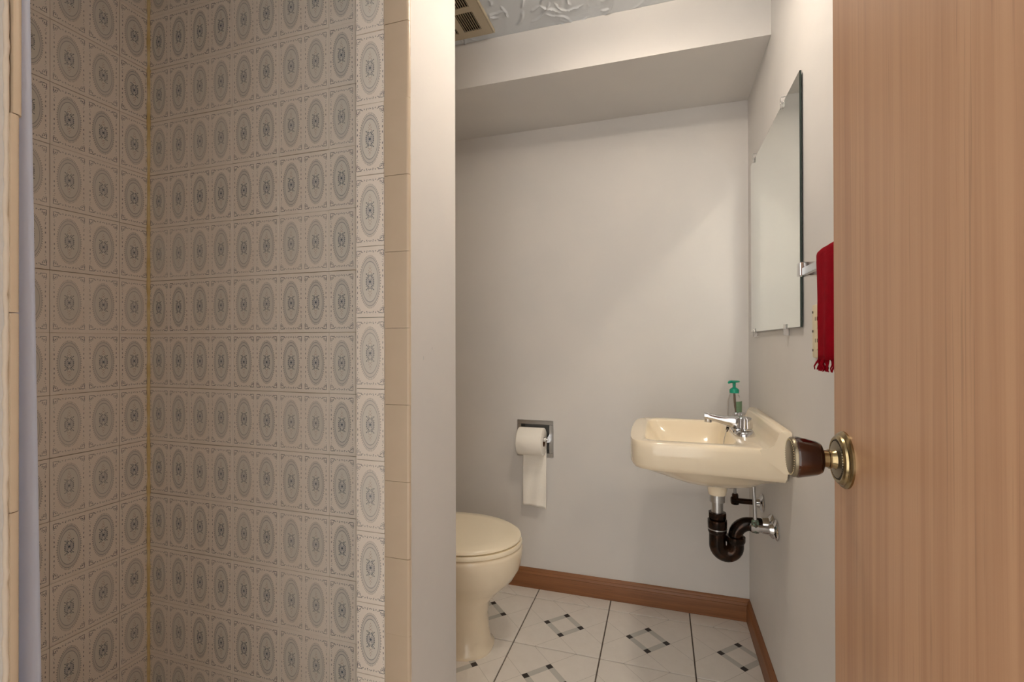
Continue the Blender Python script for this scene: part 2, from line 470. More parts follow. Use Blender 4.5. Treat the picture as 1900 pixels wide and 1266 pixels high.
# ------------------------------------------------------------------ floor tiles
FT, FX0, FY0 = .305, -.5065, 1.9225
def tile_box_mesh(name, lo, hi, mat, bevel):
    bm = bmesh.new(); add_box(bm, lo, hi, bevel, 1)
    bmesh.ops.recalc_face_normals(bm, faces=bm.faces[:])
    me = bpy.data.meshes.new(name); bm.to_mesh(me); bm.free(); me.materials.append(M[mat]); return me
cache = {}
def put_tile(name, lo, hi, mat, parent, loc, rot=(0, 0, 0), bevel=.0007):
    key = (name, mat) + tuple(round(v, 5) for v in lo + hi)
    if key not in cache: cache[key] = tile_box_mesh(name, lo, hi, mat, bevel)
    o = bpy.data.objects.new(name, cache[key]); COL.objects.link(o); o.parent = parent; o.location = loc; o.rotation_euler = rot
    return o
def floor_tiles(x0, x1, y0, y1):
    i0, i1 = math.floor((x0 - FX0) / FT + 1e-4), math.ceil((x1 - FX0) / FT - 1e-4)
    j0, j1 = math.floor((y0 - FY0) / FT + 1e-4), math.ceil((y1 - FY0) / FT - 1e-4)
    for i in range(i0, i1):
        for j in range(j0, j1):
            cx, cy = FX0 + (i + .5) * FT, FY0 + (j + .5) * FT; g = .0022; gy = .0021
            lo = (max(-FT / 2 + g, x0 - cx), max(-FT / 2 + gy, y0 - cy), -.007); hi = (min(FT / 2 - g, x1 - cx), min(FT / 2 - gy, y1 - cy), 0)
            if hi[0] - lo[0] < .008 or hi[1] - lo[1] < .008: continue
            put_tile('floor_tile', lo, hi, 'floor_tile', floor, (cx, cy, random.uniform(-.0004, .0002)), bevel=.0012)
floor_tiles(XP, XR, -.08, YF)
floor_tiles(XS, XP, Y_END, YF)

# ------------------------------------------------------------------ wall tiles
TW = CW * 2 - .0010; THh = RH - .0011
FULL = ((-TW / 2, 0, -THh / 2), (TW / 2, TT, THh / 2))
HALF = ((.0007, 0, -THh / 2), (TW / 2, TT, THh / 2))
def jit(): return random.uniform(-.0004, .0004)
def tilt(): return random.uniform(-.0035, .0035)
rows = [.0196 + RH * k for k in range(14)]
for zl in rows:
    zc = zl + RH / 2
    # back wall, from the corner to the right
    for i in range(4):
        put_tile('wall_tile', *FULL, 'oval_tile', wall_shower, (XS + CW + i * 2 * CW, YS + jit(), zc + jit()), (tilt(), 0, tilt()))
    put_tile('wall_tile', *HALF, 'oval_tile', wall_shower, (XS + 8 * CW, YS + jit(), zc + jit()), (tilt(), 0, tilt()))
    put_tile('wall_tile', *HALF, 'oval_tile', wall_shower, (XS + 9 * CW, YS + jit(), zc + jit()), (tilt(), 0, tilt()))
    # left wall, from the corner towards the camera (front faces +x)
    put_tile('wall_tile', *HALF, 'oval_tile', wall_left, (XS + jit(), YS - CW, zc + jit()), (0, tilt(), PI / 2 + tilt()))
    for i in range(4):
        put_tile('wall_tile', *FULL, 'oval_tile', wall_left, (XS + jit(), YS - CW - CW - i * 2 * CW, zc + jit()), (0, tilt(), PI / 2 + tilt()))
# tiled reveal (one printed column) and plain bullnose edge
zs0 = 1.737 - RH * 11
for k in range(14):
    zc = zs0 + (k - .5) * RH
    if zc - RH / 2 < -.06 or zc > ZC: continue
    put_tile('wall_tile', (.0036, 0, -THh / 2), (.0723, TT, THh / 2), 'oval_tile', part_end, (-.6346, Y_REV + jit(), zc), (tilt(), 0, tilt() * 2))
def bullnose_rings(h):
    # plan outline in local xy, front at -y, rounded right end
    pts = [(0, TT), (0, 0)]
    for a in range(0, 91, 15): pts.append((.0520 + .006 * math.sin(math.radians(a)), .006 - .006 * math.cos(math.radians(a)) + 0))
    pts.append((.058, TT + .0015))
    pts.append((.052, TT + .0015))
    return [[(x, y, z) for x, y in pts] for z in (-h / 2, h / 2)]
BP = .1616
vd = loft_data(bullnose_rings(BP - .0008)); bm = bmesh.new(); add_data(bm, vd)
tmp = bm_obj('bullnose_tile', bm, 'bullnose', None, 40); bull_me = tmp.data; bpy.data.objects.remove(tmp)
for k in range(14):
    zc = 1.7455 + BP * 2.5 - BP * k
    o = bpy.data.objects.new('bullnose_tile', bull_me); COL.objects.link(o); o.parent = part_end
    o.location = (-.5605, Y_REV + jit() * 2, zc); o.rotation_euler = (0, 0, tilt() * 2)
    if zc - BP / 2 < -.02 or zc + BP / 2 > ZC + .06: bpy.data.objects.remove(o)
# near jamb: bullnose edge facing into the shower, mirrored plan
bm = bmesh.new(); add_data(bm, ([(x, -y, z) for x, y, z in vd[0]], vd[1]))
tmp = bm_obj('bullnose_tile', bm, 'bullnose', None, 40); bull2 = tmp.data; bpy.data.objects.remove(tmp)
for k in range(14):
    zc = 1.255 + BP * 5.5 - BP * k
    if zc - BP / 2 < -.02 or zc + BP / 2 > ZC + .03: continue
    o = bpy.data.objects.new('bullnose_tile', bull2); COL.objects.link(o); o.parent = wall_near
    o.location = (-.5580 + random.uniform(-.0008, .0008), Y_NEAR + .0008 + jit(), zc); o.rotation_euler = (0, 0, tilt() * 4)
def bead(name, path_fn, z0, z1, r, mat, parent, step=.012, wob=.0):
    pts, rad = [], []
    z = z0
    while z < z1:
        x, y = path_fn(z); pts.append((x + random.uniform(-wob, wob), y + random.uniform(-wob, wob), z)); rad.append(r * random.uniform(.75, 1.3)); z += step
    return tube(name, pts, rad, mat, parent, 8)
bead('caulk_bead', lambda z: (XS + .002, YS - .002), .02, ZC, .0042, 'caulk', wall_shower, .02, .0004)
bead('caulk_bead', lambda z: (XP + .0012, Y_NEAR - TT - .0024), .1, ZC, .0019, 'caulk_white', wall_near, .008, .0005)
bead('caulk_bead', lambda z: (XP + .0004, Y_REV + TT + .0022), .1, ZC, .0014, 'caulk_white', part_end, .012, .0005)
# a scuff or two on the white wall end
for (y, z, h) in ((.945, 1.030, .008), (.987, 1.052, .006)):
    box('scuff', (XP, y, z), (XP + .0004, y + .0014, z + h), 'brushed', part_end)

# ------------------------------------------------------------------ baseboards
prof = [(0, 0), (.013, 0), (.013, .052), (.0115, .058), (.0125, .061), (.0105, .064), (.0085, .070), (.0095, .073), (.0070, .0790), (.0030, .0832), (0, .0832)]
def baseboard(name, p0, p1, nrm, mat, label):
    p0, p1, nrm = Vector(p0), Vector(p1), Vector(nrm)
    rings = [[p + nrm * d + Vector((0, 0, z)) for d, z in prof] for p in (p0, p1)]
    return structure(loft(name, rings, mat, None, 25), label, 'baseboard')
baseboard('baseboard_back', (XS + .005, YF, .0004), (XR, YF, .0004), (0, -1, 0), 'oak_trim_x', 'oak baseboard along the back wall under the sink')
baseboard('baseboard_right', (XR, .06, .0004), (XR, YF - .0132, .0004), (-1, 0, 0), 'oak_trim_y', 'oak baseboard along the right wall')

# ------------------------------------------------------------------ door
DX, DY = .21, .700
door = empty('door_1', (DX + .0175, .09, 0), 'open brown wood veneer door with amber knob at right', 'door', kind='structure')
keep(box('door_panel', (DX, .09, .012), (DX + .035, DY, 2.04), 'door_wood', None, bevel=.0012, seg=1), door)
KY, KZ = .6630, .9265
def beads_ring(bm, x, R, r, n, sgn):
    for k in range(n):
        a = 2 * PI * k / n
        bmesh.ops.create_icosphere(bm, subdivisions=1, radius=r, matrix=Matrix.Translation((x, KY + R * math.cos(a), KZ + R * math.sin(a))))
for sgn, x0 in ((-1, DX), (1, DX + .035)):
    ax = (sgn, 0, 0); og = (x0, KY, KZ)
    ro = keep(lathe('knob_rosette', og, ax, [(0, .0338), (.0022, .0338), (.0042, .0322), (.0050, .0302), (.0052, .0296), (.0075, .0288), (.0092, .0268), (.0094, .0250), (.0085, .0232), (.0085, .0)], 'brass', n=64, smooth=30), door)
    rf = lathe('rosette_face', og, ax, [(.0080, .0222), (.0096, .0218), (.0104, .0150), (.0110, .0)], 'brass_face', n=48)
    rf.parent = ro
    bm = bmesh.new(); beads_ring(bm, x0 + sgn * .0090, .0228, .0010, 44, sgn)
    bd = bm_obj('rosette_beading', bm, 'brass_groove'); bd.parent = ro
    keep(lathe('knob_neck', og, ax, [(.008, .0135), (.013, .0108), (.0155, .0104), (.016, .0116), (.0175, .0116), (.018, .0102), (.0285, .0102)], 'brass', n=32), door)
    L0, L1 = .0245, .0575
    gp = keep(lathe('knob_grip', og, ax, [(L0, .0), (L0, .0150), (L0 + .0014, .0182), (L0 + .006, .0205), (L0 + .016, .0228), (L1 - .006, .0250), (L1 - .003, .0241)], 'amber', n=40, smooth=50), door)
    cp = lathe('knob_cap', og, ax, [(L1 - .0035, .0243), (L1 - .001, .0243), (L1 + .0010, .0228), (L1 + .0012, .0205), (L1 + .0008, .0196), (L1 + .0018, .0185), (L1 + .0024, .0120), (L1 + .0026, 0)], 'brass_face', n=40)
    cp.parent = gp
    bm = bmesh.new(); beads_ring(bm, x0 + sgn * (L1 + .0010), .0212, .0009, 44, sgn)
    cb = bm_obj('cap_beading', bm, 'brass'); cb.parent = gp
keep(box('latch_plate', (DX + .006, DY - .0002, KZ - .028), (DX + .029, DY + .0015, KZ + .028), 'brass', None, bevel=.0005, seg=1), door)
for hz in (.25, 1.75):
    h = keep(tube('hinge', [(DX + .037, .086, hz), (DX + .037, .086, hz + .09)], .006, 'brass', None, 12), door)

# ------------------------------------------------------------------ ceiling lamp (out of frame, lights the room)
lamp = empty('ceiling_lamp', (LAMP.x, LAMP.y, ZC), 'round white flush lamp on the ceiling', 'lamp')
keep(lathe('lamp_housing', (LAMP.x, LAMP.y, ZC + .004), (0, 0, -1), [(0, .058), (.030, .058), (.048, .050), (.058, .036)], 'porcelain', n=40), lamp)
n = NT('lamp_glass'); n.set(color=(.9, .88, .84), rough=.3, ecol=LAMP_COLOR, emis=LAMP_GLOW); M['lamp_glass'] = n.m
keep(lathe('glass_dome', (LAMP.x, LAMP.y, LAMP.z + .007), (0, 0, -1), [(.007 - .007 * math.cos(a), .055 * math.sin(a)) for a in np.linspace(0, PI, 7)], 'lamp_glass', n=14, smooth=60), lamp)

# ------------------------------------------------------------------ exhaust vent
VX1, VY1 = -.5560, 1.5540
vent = empty('ceiling_vent', (-.69, 1.42, ZC), 'beige metal exhaust vent grille with dark louvre openings in ceiling', 'vent')
cols, rws = 3, 2
cw, ch, px, py = .0635, .0915, .0850, .1150
vx0, vy0 = VX1 - .031 * 2 - cw - (cols - 1) * px, VY1 - .027 * 2 - ch - (rws - 1) * py
zt = ZC - .0005
xs = [(VX1 - .031 - cw - i * px, VX1 - .031 - i * px) for i in range(cols)]
ys = [(VY1 - .027 - ch - j * py, VY1 - .027 - j * py) for j in range(rws)]
keep(box('duct_box', (vx0 + .02, vy0 + .02, zt - .0015), (VX1 - .02, VY1 - .02, zt), 'vent_dark'), vent)
bm = bmesh.new()
zf0, zf1 = ZC - .012, ZC - .0085
edges_x = [vx0] + [v for p in sorted(xs) for v in p] + [VX1]
for a in range(0, len(edges_x), 2): add_box(bm, (edges_x[a], vy0, zf0), (edges_x[a + 1], VY1, zf1))
edges_y = [vy0] + [v for p in sorted(ys) for v in p] + [VY1]
for (x0, x1) in xs:
    for a in range(0, len(edges_y), 2): add_box(bm, (x0, edges_y[a], zf0), (x1, edges_y[a + 1], zf1))
# turned-up rim
for lo, hi in (((vx0 - .006, vy0 - .006, zf0), (vx0, VY1 + .006, ZC)), ((VX1, vy0 - .006, zf0), (VX1 + .006, VY1 + .006, ZC)),
               ((vx0, vy0 - .006, zf0), (VX1, vy0, ZC)), ((vx0, VY1, zf0), (VX1, VY1 + .006, ZC))): add_box(bm, lo, hi, .002, 2)
keep(bm_obj('grille_frame', bm, 'vent', None), vent)
sl = None
for (x0, x1) in xs:
    for (y0, y1) in ys:
        ns = 8
        for k in range(ns):
            if sl is None:
                b2 = bmesh.new(); add_box(b2, (-.0007, -ch / 2, -.0040), (.0007, ch / 2, .0040))
                t_ = bm_obj('slat', b2, 'vent_slat'); sl = t_.data; bpy.data.objects.remove(t_)
            o = bpy.data.objects.new('slat', sl); COL.objects.link(o)
            o.location = (x0 + (k + .5) * (x1 - x0) / ns, (y0 + y1) / 2, ZC - .0078); o.rotation_euler = (0, -.22, 0)
            keep(o, vent)

# ------------------------------------------------------------------ mirror with clips
my0, my1, mz0, mz1 = 1.266, 1.905, 1.103, 1.708
mir = empty('wall_mirror', (XR, (my0 + my1) / 2, mz0), 'frameless rectangular wall mirror held by clear clips above sink', 'mirror')
keep(box('glass_backing', (XR - .0075, my0, mz0), (XR - .0035, my1, mz1), 'glass_edge'), mir)
mesh_front = mesh('mirror_face', [(XR - .0078, my0 + .0012, mz0 + .0012), (XR - .0078, my1 - .0012, mz0 + .0012), (XR - .0078, my1 - .0012, mz1 - .0012), (XR - .0078, my0 + .0012, mz1 - .0012)], [(0, 3, 2, 1)], 'mirror')
keep(mesh_front, mir)
for (cy_, cz_, up) in ((1.432, mz1, 1), (1.835, mz1, 1), (1.835, mz0, -1), (1.405, mz0, -1)):
    bm = bmesh.new()
    add_box(bm, (XR - .012, cy_ - .0075, cz_ - .012 if up > 0 else cz_ - .004), (XR - .0085, cy_ + .0075, cz_ + .004 if up > 0 else cz_ + .012), .0015, 2)
    add_box(bm, (XR - .012, cy_ - .0075, cz_ + .0005 if up > 0 else cz_ - .018), (XR, cy_ + .0075, cz_ + .018 if up > 0 else cz_ - .0005), .0015, 2)
    keep(bm_obj('clip', bm, 'clear', None, 35), mir)

# ------------------------------------------------------------------ outlet plate
out = empty('outlet_plate', (XR, 1.146, 1.04), 'ivory electrical outlet plate on wall behind red towel', 'outlet')
keep(box('cover_plate', (XR - .006, 1.111, 1.034), (XR, 1.182, 1.148), 'ivory', None, bevel=.002), out)
for zc in (1.068, 1.114):
    f = keep(lathe('receptacle', (XR - .006, 1.1465, zc), (-1, 0, 0), [(0, .0165), (.0016, .0165), (.0018, 0)], 'ivory', n=24), out)
    for dy in (-.006, .006):
        s_ = box('slot', (XR - .0082, 1.1465 + dy - .001, zc - .001), (XR - .0076, 1.1465 + dy + .001, zc + .007), 'slot')
        s_.parent = f
for zc in (1.050, 1.091, 1.132):
    keep(lathe('screw', (XR - .006, 1.1765, zc), (-1, 0, 0), [(0, .003), (.0008, .0025), (.001, 0)], 'slot', n=12), out)

# ------------------------------------------------------------------ towel bar and towel
BX = XR - .055
bar = empty('towel_bar', (XR, 1.07, 1.2), 'short chrome towel bar on right wall beside mirror', 'towel bar')
for yy in (1.072, .665):
    p = keep(box('bar_post', (BX - .004, yy - .011, 1.199), (XR - .004, yy + .011, 1.226), 'chrome', None, bevel=.002), bar)
    w_ = box('mounting_plate', (XR - .006, yy - .018, 1.190), (XR, yy + .018, 1.236), 'chrome', None, bevel=.0015)
    w_.parent = p
keep(box('rail', (BX, .665, 1.199), (BX + .008, 1.072, 1.2135), 'brushed', None, bevel=.001), bar)
tow = empty('hand_towel', (BX, .82, 1.03), 'red fringed terry hand towel draped over the towel bar', 'towel')
def towel():
    # profile over the bar in xz, extruded along y with soft waves
    prof = []
    xf, xb, zt_ = BX - .013, BX + .021, 1.214
    for i in range(22): prof.append((xf, 1.040 + i * (zt_ - 1.040 - .004) / 21))
    for a in range(0, 181, 20): prof.append(((xf + xb) / 2 - (xb - xf) / 2 * math.cos(math.radians(a)), zt_ + .010 * math.sin(math.radians(a))))
    for i in range(18): prof.append((xb, zt_ - .004 - i * .0095))
    ysn = np.linspace(.917, .690, 44); rings = []
    for y in ysn:
        ring = []
        for i, (x, z) in enumerate(prof):
            d = max(0, (1.20 - z)) * 6
            wv = (.0045 * math.sin(y * 62 + .8) + .003 * math.sin(y * 131)) * min(1, d + .2)
            edge = .004 * min(1, d) * math.sin(z * 40)
            ring.append((x + (wv if x < BX else -wv * .6), y + edge * (1 if y > .88 else 0) + (.004 * min(1, d) if y > .91 else 0), z))
        rings.append(ring)
    o = loft('terry_cloth', rings, 'towel', None, 60, False, False, closed=False)
    sm = o.modifiers.new('thick', 'SOLIDIFY'); sm.thickness = .006; sm.offset = 0
    keep(o, tow)
    bm = bmesh.new()
    for k in range(64):
        y = .922 - k * .0036; x = xf + .0045 * math.sin(y * 62 + .8) + random.uniform(-.002, .002); z = 1.043
        p = [Vector((x, y, z))]
        for i in range(4): p.append(p[-1] + Vector((random.uniform(-.0025, .0025), random.uniform(-.002, .002) + (.0035 if k < 3 else 0), -.0055)))
        add_data(bm, loft_data(tube_rings(p, [.0016, .0015, .0014, .0012, .0008], 6)))
    f = bm_obj('fringe', bm, 'towel', None, 60); f['kind'] = 'stuff'; keep(f, tow)
towel()

# ------------------------------------------------------------------ sink
SY = 1.600
def superring(cx, cy, z, ax_, bx_, e, n=72, front=None, back=0):
    ring = []
    for k in range(n):
        a = 2 * PI * k / n; c, s = math.cos(a), math.sin(a)
        r = (abs(c / ax_) ** e + abs(s / bx_) ** e) ** (-1 / e)
        x, y = c * r, s * r; z_ = z
        if back and c > 0:
            r = (abs(c / ax_) ** 40 + abs(s / bx_) ** 40) ** (-1 / 40); x, y = c * r, s * r
            z_ = z - back * max(0, x / ax_)
        if front and x < 0: x -= front * (1 - min(1, (y / bx_) ** 2)) - front * .4
        ring.append((cx + x, cy + y, z_))
    return ring
sink = empty('wall_sink', (XR, SY, .70), 'almond wall hung bathroom sink with raised back ledge and chrome faucet', 'sink')
cx0 = .116
rings = [superring(.165, SY, .595, .0255, .0255, 2), superring(.165, SY, .606, .0275, .0275, 2), superring(.165, SY, .622, .031, .031, 2), superring(.164, SY, .631, .046, .048, 2.2),
         superring(.160, SY, .642, .085, .098, 2.4), superring(.152, SY, .660, .130, .150, 2.8), superring(.139, SY, .682, .160, .186, 3.6), superring(cx0 + .005, SY, .706, .190, .213, 6, front=.008, back=.004), superring(cx0 + .002, SY, .7115, .1985, .2225, 8, front=.010, back=.008),
         superring(cx0, SY, .724, .2015, .2290, 9, front=.012, back=.008), superring(cx0, SY, .750, .2015, .2330, 9, front=.013, back=.003), superring(cx0, SY, .776, .2015, .2345, 9, front=.012, back=1e-6), superring(cx0, SY, .785, .2015, .2330, 9, front=.012, back=1e-6),
         superring(cx0, SY, .7895, .2010, .2305, 9, front=.011, back=1e-6), superring(cx0, SY, .791, .195, .2255, 8, front=.010, back=1e-6),
         superring(.076, SY, .7905, .126, .196, 9), superring(.076, SY, .7890, .124, .194, 9), superring(.077, SY, .7840, .1215, .1915, 8.5), superring(.079, SY, .770, .117, .187, 8), superring(.088, SY, .735, .103, .170, 6),
         superring(.105, SY, .700, .083, .138, 4), superring(.125, SY, .678, .062, .095, 3), superring(.148, SY, .664, .038, .05, 2.3), superring(.155, SY, .660, .024, .024, 2), superring(.155, SY, .658, .020, .020, 2)]
keep(loft('basin', rings, 'china', None, 60), sink)
# raised back ledge along the wall
bp = [(.300, .730), (.3175, .730), (.3175, .8360), (.314, .8400), (.302, .8410), (.293, .8380), (.288, .8310), (.283, .8160), (.276, .8020), (.266, .7945), (.252, .7910), (.244, .7880), (.250, .770)]
nr = []
hw = .2352
for yy, dz in ((-hw + .003, .006), (-hw, .012), (-hw + .0005, .004), (-hw + .004, 0), (hw - .004, 0), (hw - .0005, .004), (hw, .012)):
    nr.append([(x, SY + yy, min(z, .841 - (dz if z > .80 else 0))) for x, z in bp])
keep(loft('back_ledge', nr[1:], 'china', None, 50), sink)
keep(lathe('basin_drain', (.155, SY, .6570), (0, 0, 1), [(0, .021), (.002, .021), (.0035, .018), (.0015, .014), (.0015, 0)], 'chrome', n=28), sink)
# faucet
FXC = .236
fb = keep(loft('faucet', [superring(FXC, SY, .788, .030, .083, 4, 48), superring(FXC, SY, .792, .031, .084, 4, 48), superring(FXC, SY, .800, .029, .082, 4, 48), superring(FXC, SY, .8055, .024, .077, 4, 48), superring(FXC, SY, .8065, .018, .07, 4, 48)], 'chrome', None, 45), sink)
def sub(o, par):
    o.parent = par; return o
sp = []
for (x, z, w, h) in ((.256, .803, .0190, .008), (.248, .815, .0200, .017), (.232, .821, .0195, .0210), (.212, .822, .0175, .0185), (.190, .8250, .0155, .0145), (.168, .8300, .0142, .0118), (.148, .8350, .0135, .0105), (.136, .8375, .0132, .0102), (.128, .8380, .0124, .0095)):
    ring = []
    for k in range(24):
        a = 2 * PI * k / 24; c, s_ = math.cos(a), math.sin(a); r = (abs(c) ** 4 + abs(s_) ** 4) ** (-.25)
        ring.append((x, SY + c * r * w, z + s_ * r * h))
    sp.append(ring)
sub(loft('spout', sp, 'chrome', None, 50), fb)
sub(lathe('aerator', (.139, SY, .834), (0, 0, -1), [(0, .0108), (.016, .0108), (.0165, .009)], 'chrome', n=24), fb)
for yy in (SY - .051, SY + .051):
    hd = sub(lathe('faucet_handle', (FXC, yy, .806), (0, 0, 1), [(0, .014), (.005, .013), (.006, .0205), (.008, .0225), (.024, .0205), (.036, .0190), (.0385, .0165), (.0395, .012), (.0395, 0)], 'chrome', n=64, smooth=25,
            mod=lambda a, t: (1 - .10 * max(0, math.cos(a * 8)) ** 3) if t > .0055 else 1), fb)
sub(lathe('chain_post', (.196, SY, .806), (-.2, 0, -1), [(0, .004), (.010, .004), (.012, .0025), (.016, .0025)], 'dark_pipe', n=12), fb)
pts = []
for i in range(26):
    t = i / 25; pts.append((.194 - .012 * math.sin(t * 2.2), SY - .004 - .012 * t, .800 - .085 * t ** 1.1))
bm = bmesh.new()
for i, p in enumerate(pts): bmesh.ops.create_icosphere(bm, subdivisions=1, radius=.0016, matrix=Matrix.Translation(p))
add_data(bm, loft_data(tube_rings(pts, .0006, 6)))
sub(bm_obj('stopper_chain', bm, 'brushed', None, 60), fb)
# waste trap
AZ = .512
tr = keep(tube('waste_trap', [(.165, SY, .500)] + [(.165 + .0255 - .0255 * math.cos(a), SY, .4385 - .0255 * math.sin(a)) for a in np.linspace(0, PI, 16)] + [(.216, SY, .462)], .0245, 'dark_pipe', None, 28), sink)
sub(tube('trap_arm', [(.216, SY, .452), (.216, SY, .466)] + [(.216 + .042 - .042 * math.cos(a), SY, AZ - .042 + .042 * math.sin(a)) for a in np.linspace(.1, PI / 2, 10)] + [(XR - .012, SY, AZ)], .0205, 'dark_pipe', None, 24), tr)
sub(lathe('tailpiece', (.165, SY, .598), (0, 0, -1), [(0, .0225), (.026, .0225), (.028, .0170), (.085, .0170)], 'brushed', n=28), tr)
sub(lathe('slip_nut', (.165, SY, .540), (0, 0, -1), [(0, .020), (.001, .0260), (.018, .0260), (.020, .0235)], 'dark_pipe', n=10, smooth=20), tr)
sub(lathe('slip_nut', (.165, SY, .519), (0, 0, -1), [(0, .022), (.003, .0280), (.010, .0285), (.026, .0280), (.030, .0262), (.034, .0275), (.040, .0272), (.046, .0240)], 'dark_pipe', n=28), tr)
sub(lathe('trap_washer', (.165, SY, .4905), (0, 0, -1), [(0, .0280), (.0015, .0288), (.003, .0280)], 'brushed', n=28), tr)
sub(lathe('slip_nut', (.216, SY, .472), (0, 0, -1), [(0, .022), (.002, .0285), (.012, .0288), (.017, .0280), (.024, .0240)], 'dark_pipe', n=28), tr)
sub(lathe('escutcheon', (XR - .001, SY, AZ), (-1, 0, 0), [(0, .036), (.002, .036), (.006, .033), (.012, .026), (.030, .0235), (.031, .021)], 'chrome', n=36), tr)
# supply valves
for i, (vy, vz, vx, mt) in enumerate(((SY + .150, .534, .236, 'dark_pipe'), (SY - .055, .521, .262, 'corroded'))):
    va = keep(lathe('supply_valve', (XR - .002, vy, vz), (-1, 0, 0), [(0, .009), (XR - vx - .012, .009), (XR - vx - .011, .0125), (XR - vx + .010, .0125), (XR - vx + .012, .009)], 'dark_pipe' if i == 0 else 'chrome', None, 16), sink)
    sub(lathe('escutcheon', (XR - .001, vy, vz), (-1, 0, 0), [(0, .030), (.002, .030), (.006, .026), (.010, .016), (.020, .014)], 'chrome', n=32), va)
    sub(lathe('compression_nut', (vx, vy, vz - .012), (0, 0, 1), [(0, .0115), (.012, .012), (.020, .012), (.022, .010), (.030, .0105), (.036, .0085)], mt, n=8 if i else 10, smooth=20), va)
    sub(tube('supply_tube', [(vx, vy, vz + .015), (vx - .001, vy, vz + .06), (vx - .004, vy + (-.02 if i == 0 else .0), vz + .12), (.236, SY + (.051 if i == 0 else -.051), .76)], .0052, 'brushed', None, 12), va)

# ------------------------------------------------------------------ soap bottle
SBX, SBY = .238, 1.776
soap = empty('soap_bottle', (SBX, SBY, .791), 'clear soap bottle with green pump behind the faucet', 'bottle')
def oval(z, a, b, n=36): return [(SBX + a * math.cos(2 * PI * k / n), SBY + b * math.sin(2 * PI * k / n), z) for k in range(n)]
keep(loft('bottle_body', [oval(.7915, .018, .027), oval(.794, .022, .031), (oval(.83, .023, .032)), oval(.868, .021, .029), oval(.882, .017, .021), oval(.890, .0135, .0145), oval(.896, .0135, .0135)], 'bottle', None, 50), soap)
keep(loft('soap_liquid', [oval(.7945, .0195, .0285), oval(.812, .0205, .0295), oval(.8125, .0200, .0290)], 'soap_dark', None, 50), soap)
lab = []
for z in (.826, .868):
    lab.append([(SBX + .0236 * math.cos(a), SBY + .0326 * math.sin(a), z) for a in np.linspace(PI * 1.52, PI * 2.05, 12)])
keep(loft('bottle_label', lab, 'label_green', None, 50, False, False, closed=False), soap)
keep(tube('dip_tube', [(SBX, SBY, .893), (SBX + .002, SBY - .003, .85), (SBX + .008, SBY - .01, .797)], .0030, 'soap_dark', None, 10), soap)
pc = keep(lathe('pump_collar', (SBX, SBY, .894), (0, 0, 1), [(0, .0150), (.010, .0155), (.014, .0130), (.017, .0085), (.019, .0060), (.019, 0)], 'pump_green', n=32), soap)
keep(lathe('pump_head', (SBX, SBY, .911), (0, 0, 1), [(0, .0048), (.018, .0052), (.0195, .0150), (.0225, .0185), (.0250, .0150), (.0250, .007), (.0250, 0)], 'pump_green', n=32), soap)
keep(tube('pump_nozzle', [(SBX, SBY, .9315), (SBX - .012, SBY - .012, .9325), (SBX - .020, SBY - .019, .9300)], [.005, .0045, .0035], 'pump_green', None, 10), soap)

# ------------------------------------------------------------------ toilet paper holder and roll
TPX = (-.5255)
hold = empty('toilet_paper_holder', (TPX, YF, .57), 'recessed chrome toilet paper holder set in the back wall', 'paper holder')
bm = bmesh.new()
fx0, fx1, fz0, fz1 = -.6065, -.4445, .5700, .7290
for lo, hi in (((fx0, YF - .004, fz0), (fx1, YF, fz0 + .018)), ((fx0, YF - .004, fz1 - .018), (fx1, YF, fz1)), ((fx0, YF - .004, fz0 + .018), (fx0 + .018, YF, fz1 - .018)), ((fx1 - .018, YF - .004, fz0 + .018), (fx1, YF, fz1 - .018))):
    add_box(bm, lo, hi, .0012, 1)
keep(bm_obj('face_plate', bm, 'brushed', None, 30), hold)
def inset(ix, iz, y): return [(hx0 + ix, y, hz0 + iz), (hx1 - ix, y, hz0 + iz), (hx1 - ix, y, hz1 - iz), (hx0 + ix, y, hz1 - iz)]
keep(loft('recess_box', [inset(.001, .001, YF - .001), inset(.003, .003, YF + .02), inset(.012, .012, YF + .045), inset(.03, .03, YF + .05)], 'brushed', None, 30, cap0=False), hold)
RZ, RY, RR = .6545, YF - .045, .0585
for xx in (fx0 + .018, fx1 - .018):
    keep(loft('side_ear', [[(xx + dx, YF + .012, RZ - .022), (xx + dx, YF + .012, RZ + .022), (xx + dx, YF - .040, RZ + .010), (xx + dx, RY - .011, RZ + .004), (xx + dx, RY - .011, RZ - .008), (xx + dx, YF - .040, RZ - .013)] for dx in (-.0018, .0018)], 'chrome', None, 30), hold)
keep(tube('spindle', [(fx0 + .014, RY, RZ), (fx1 - .020, RY, RZ)], .0085, 'porcelain', None, 20), hold)
for xx in (fx0 + .016, fx1 - .016):
    keep(lathe('spindle_tip', (xx - .004, RY, RZ), (1, 0, 0), [(0, .003), (.001, .0055), (.006, .0055), (.008, .002)], 'chrome', n=16), hold)
roll = empty('toilet_paper_roll', (TPX, RY, RZ - RR), 'white toilet paper roll with a loose sheet hanging down', 'toilet paper')
rx0, rx1 = -.5855, -.4755
RZ2 = RZ - .009
rr = lathe_rings((rx0, RY, RZ2), (1, 0, 0), [(0, .0205), (0, RR - .003), (.001, RR - .001), (.003, RR), (.107, RR), (.109, RR - .001), (.110, RR - .003), (.110, .0205), (0.0, .0205)], 56)
keep(loft('paper_roll', rr, 'tissue', None, 40, False, False), roll)
ct = lathe_rings((rx0 - .0005, RY, RZ2), (1, 0, 0), [(0, .0204), (.111, .0204), (.111, .0192), (0, .0192), (0, .0204)], 40)
keep(loft('cardboard_core', ct, 'cardboard', None, 40, False, False), roll)
shp = []
zz = list(np.linspace(RZ2, .366, 34))
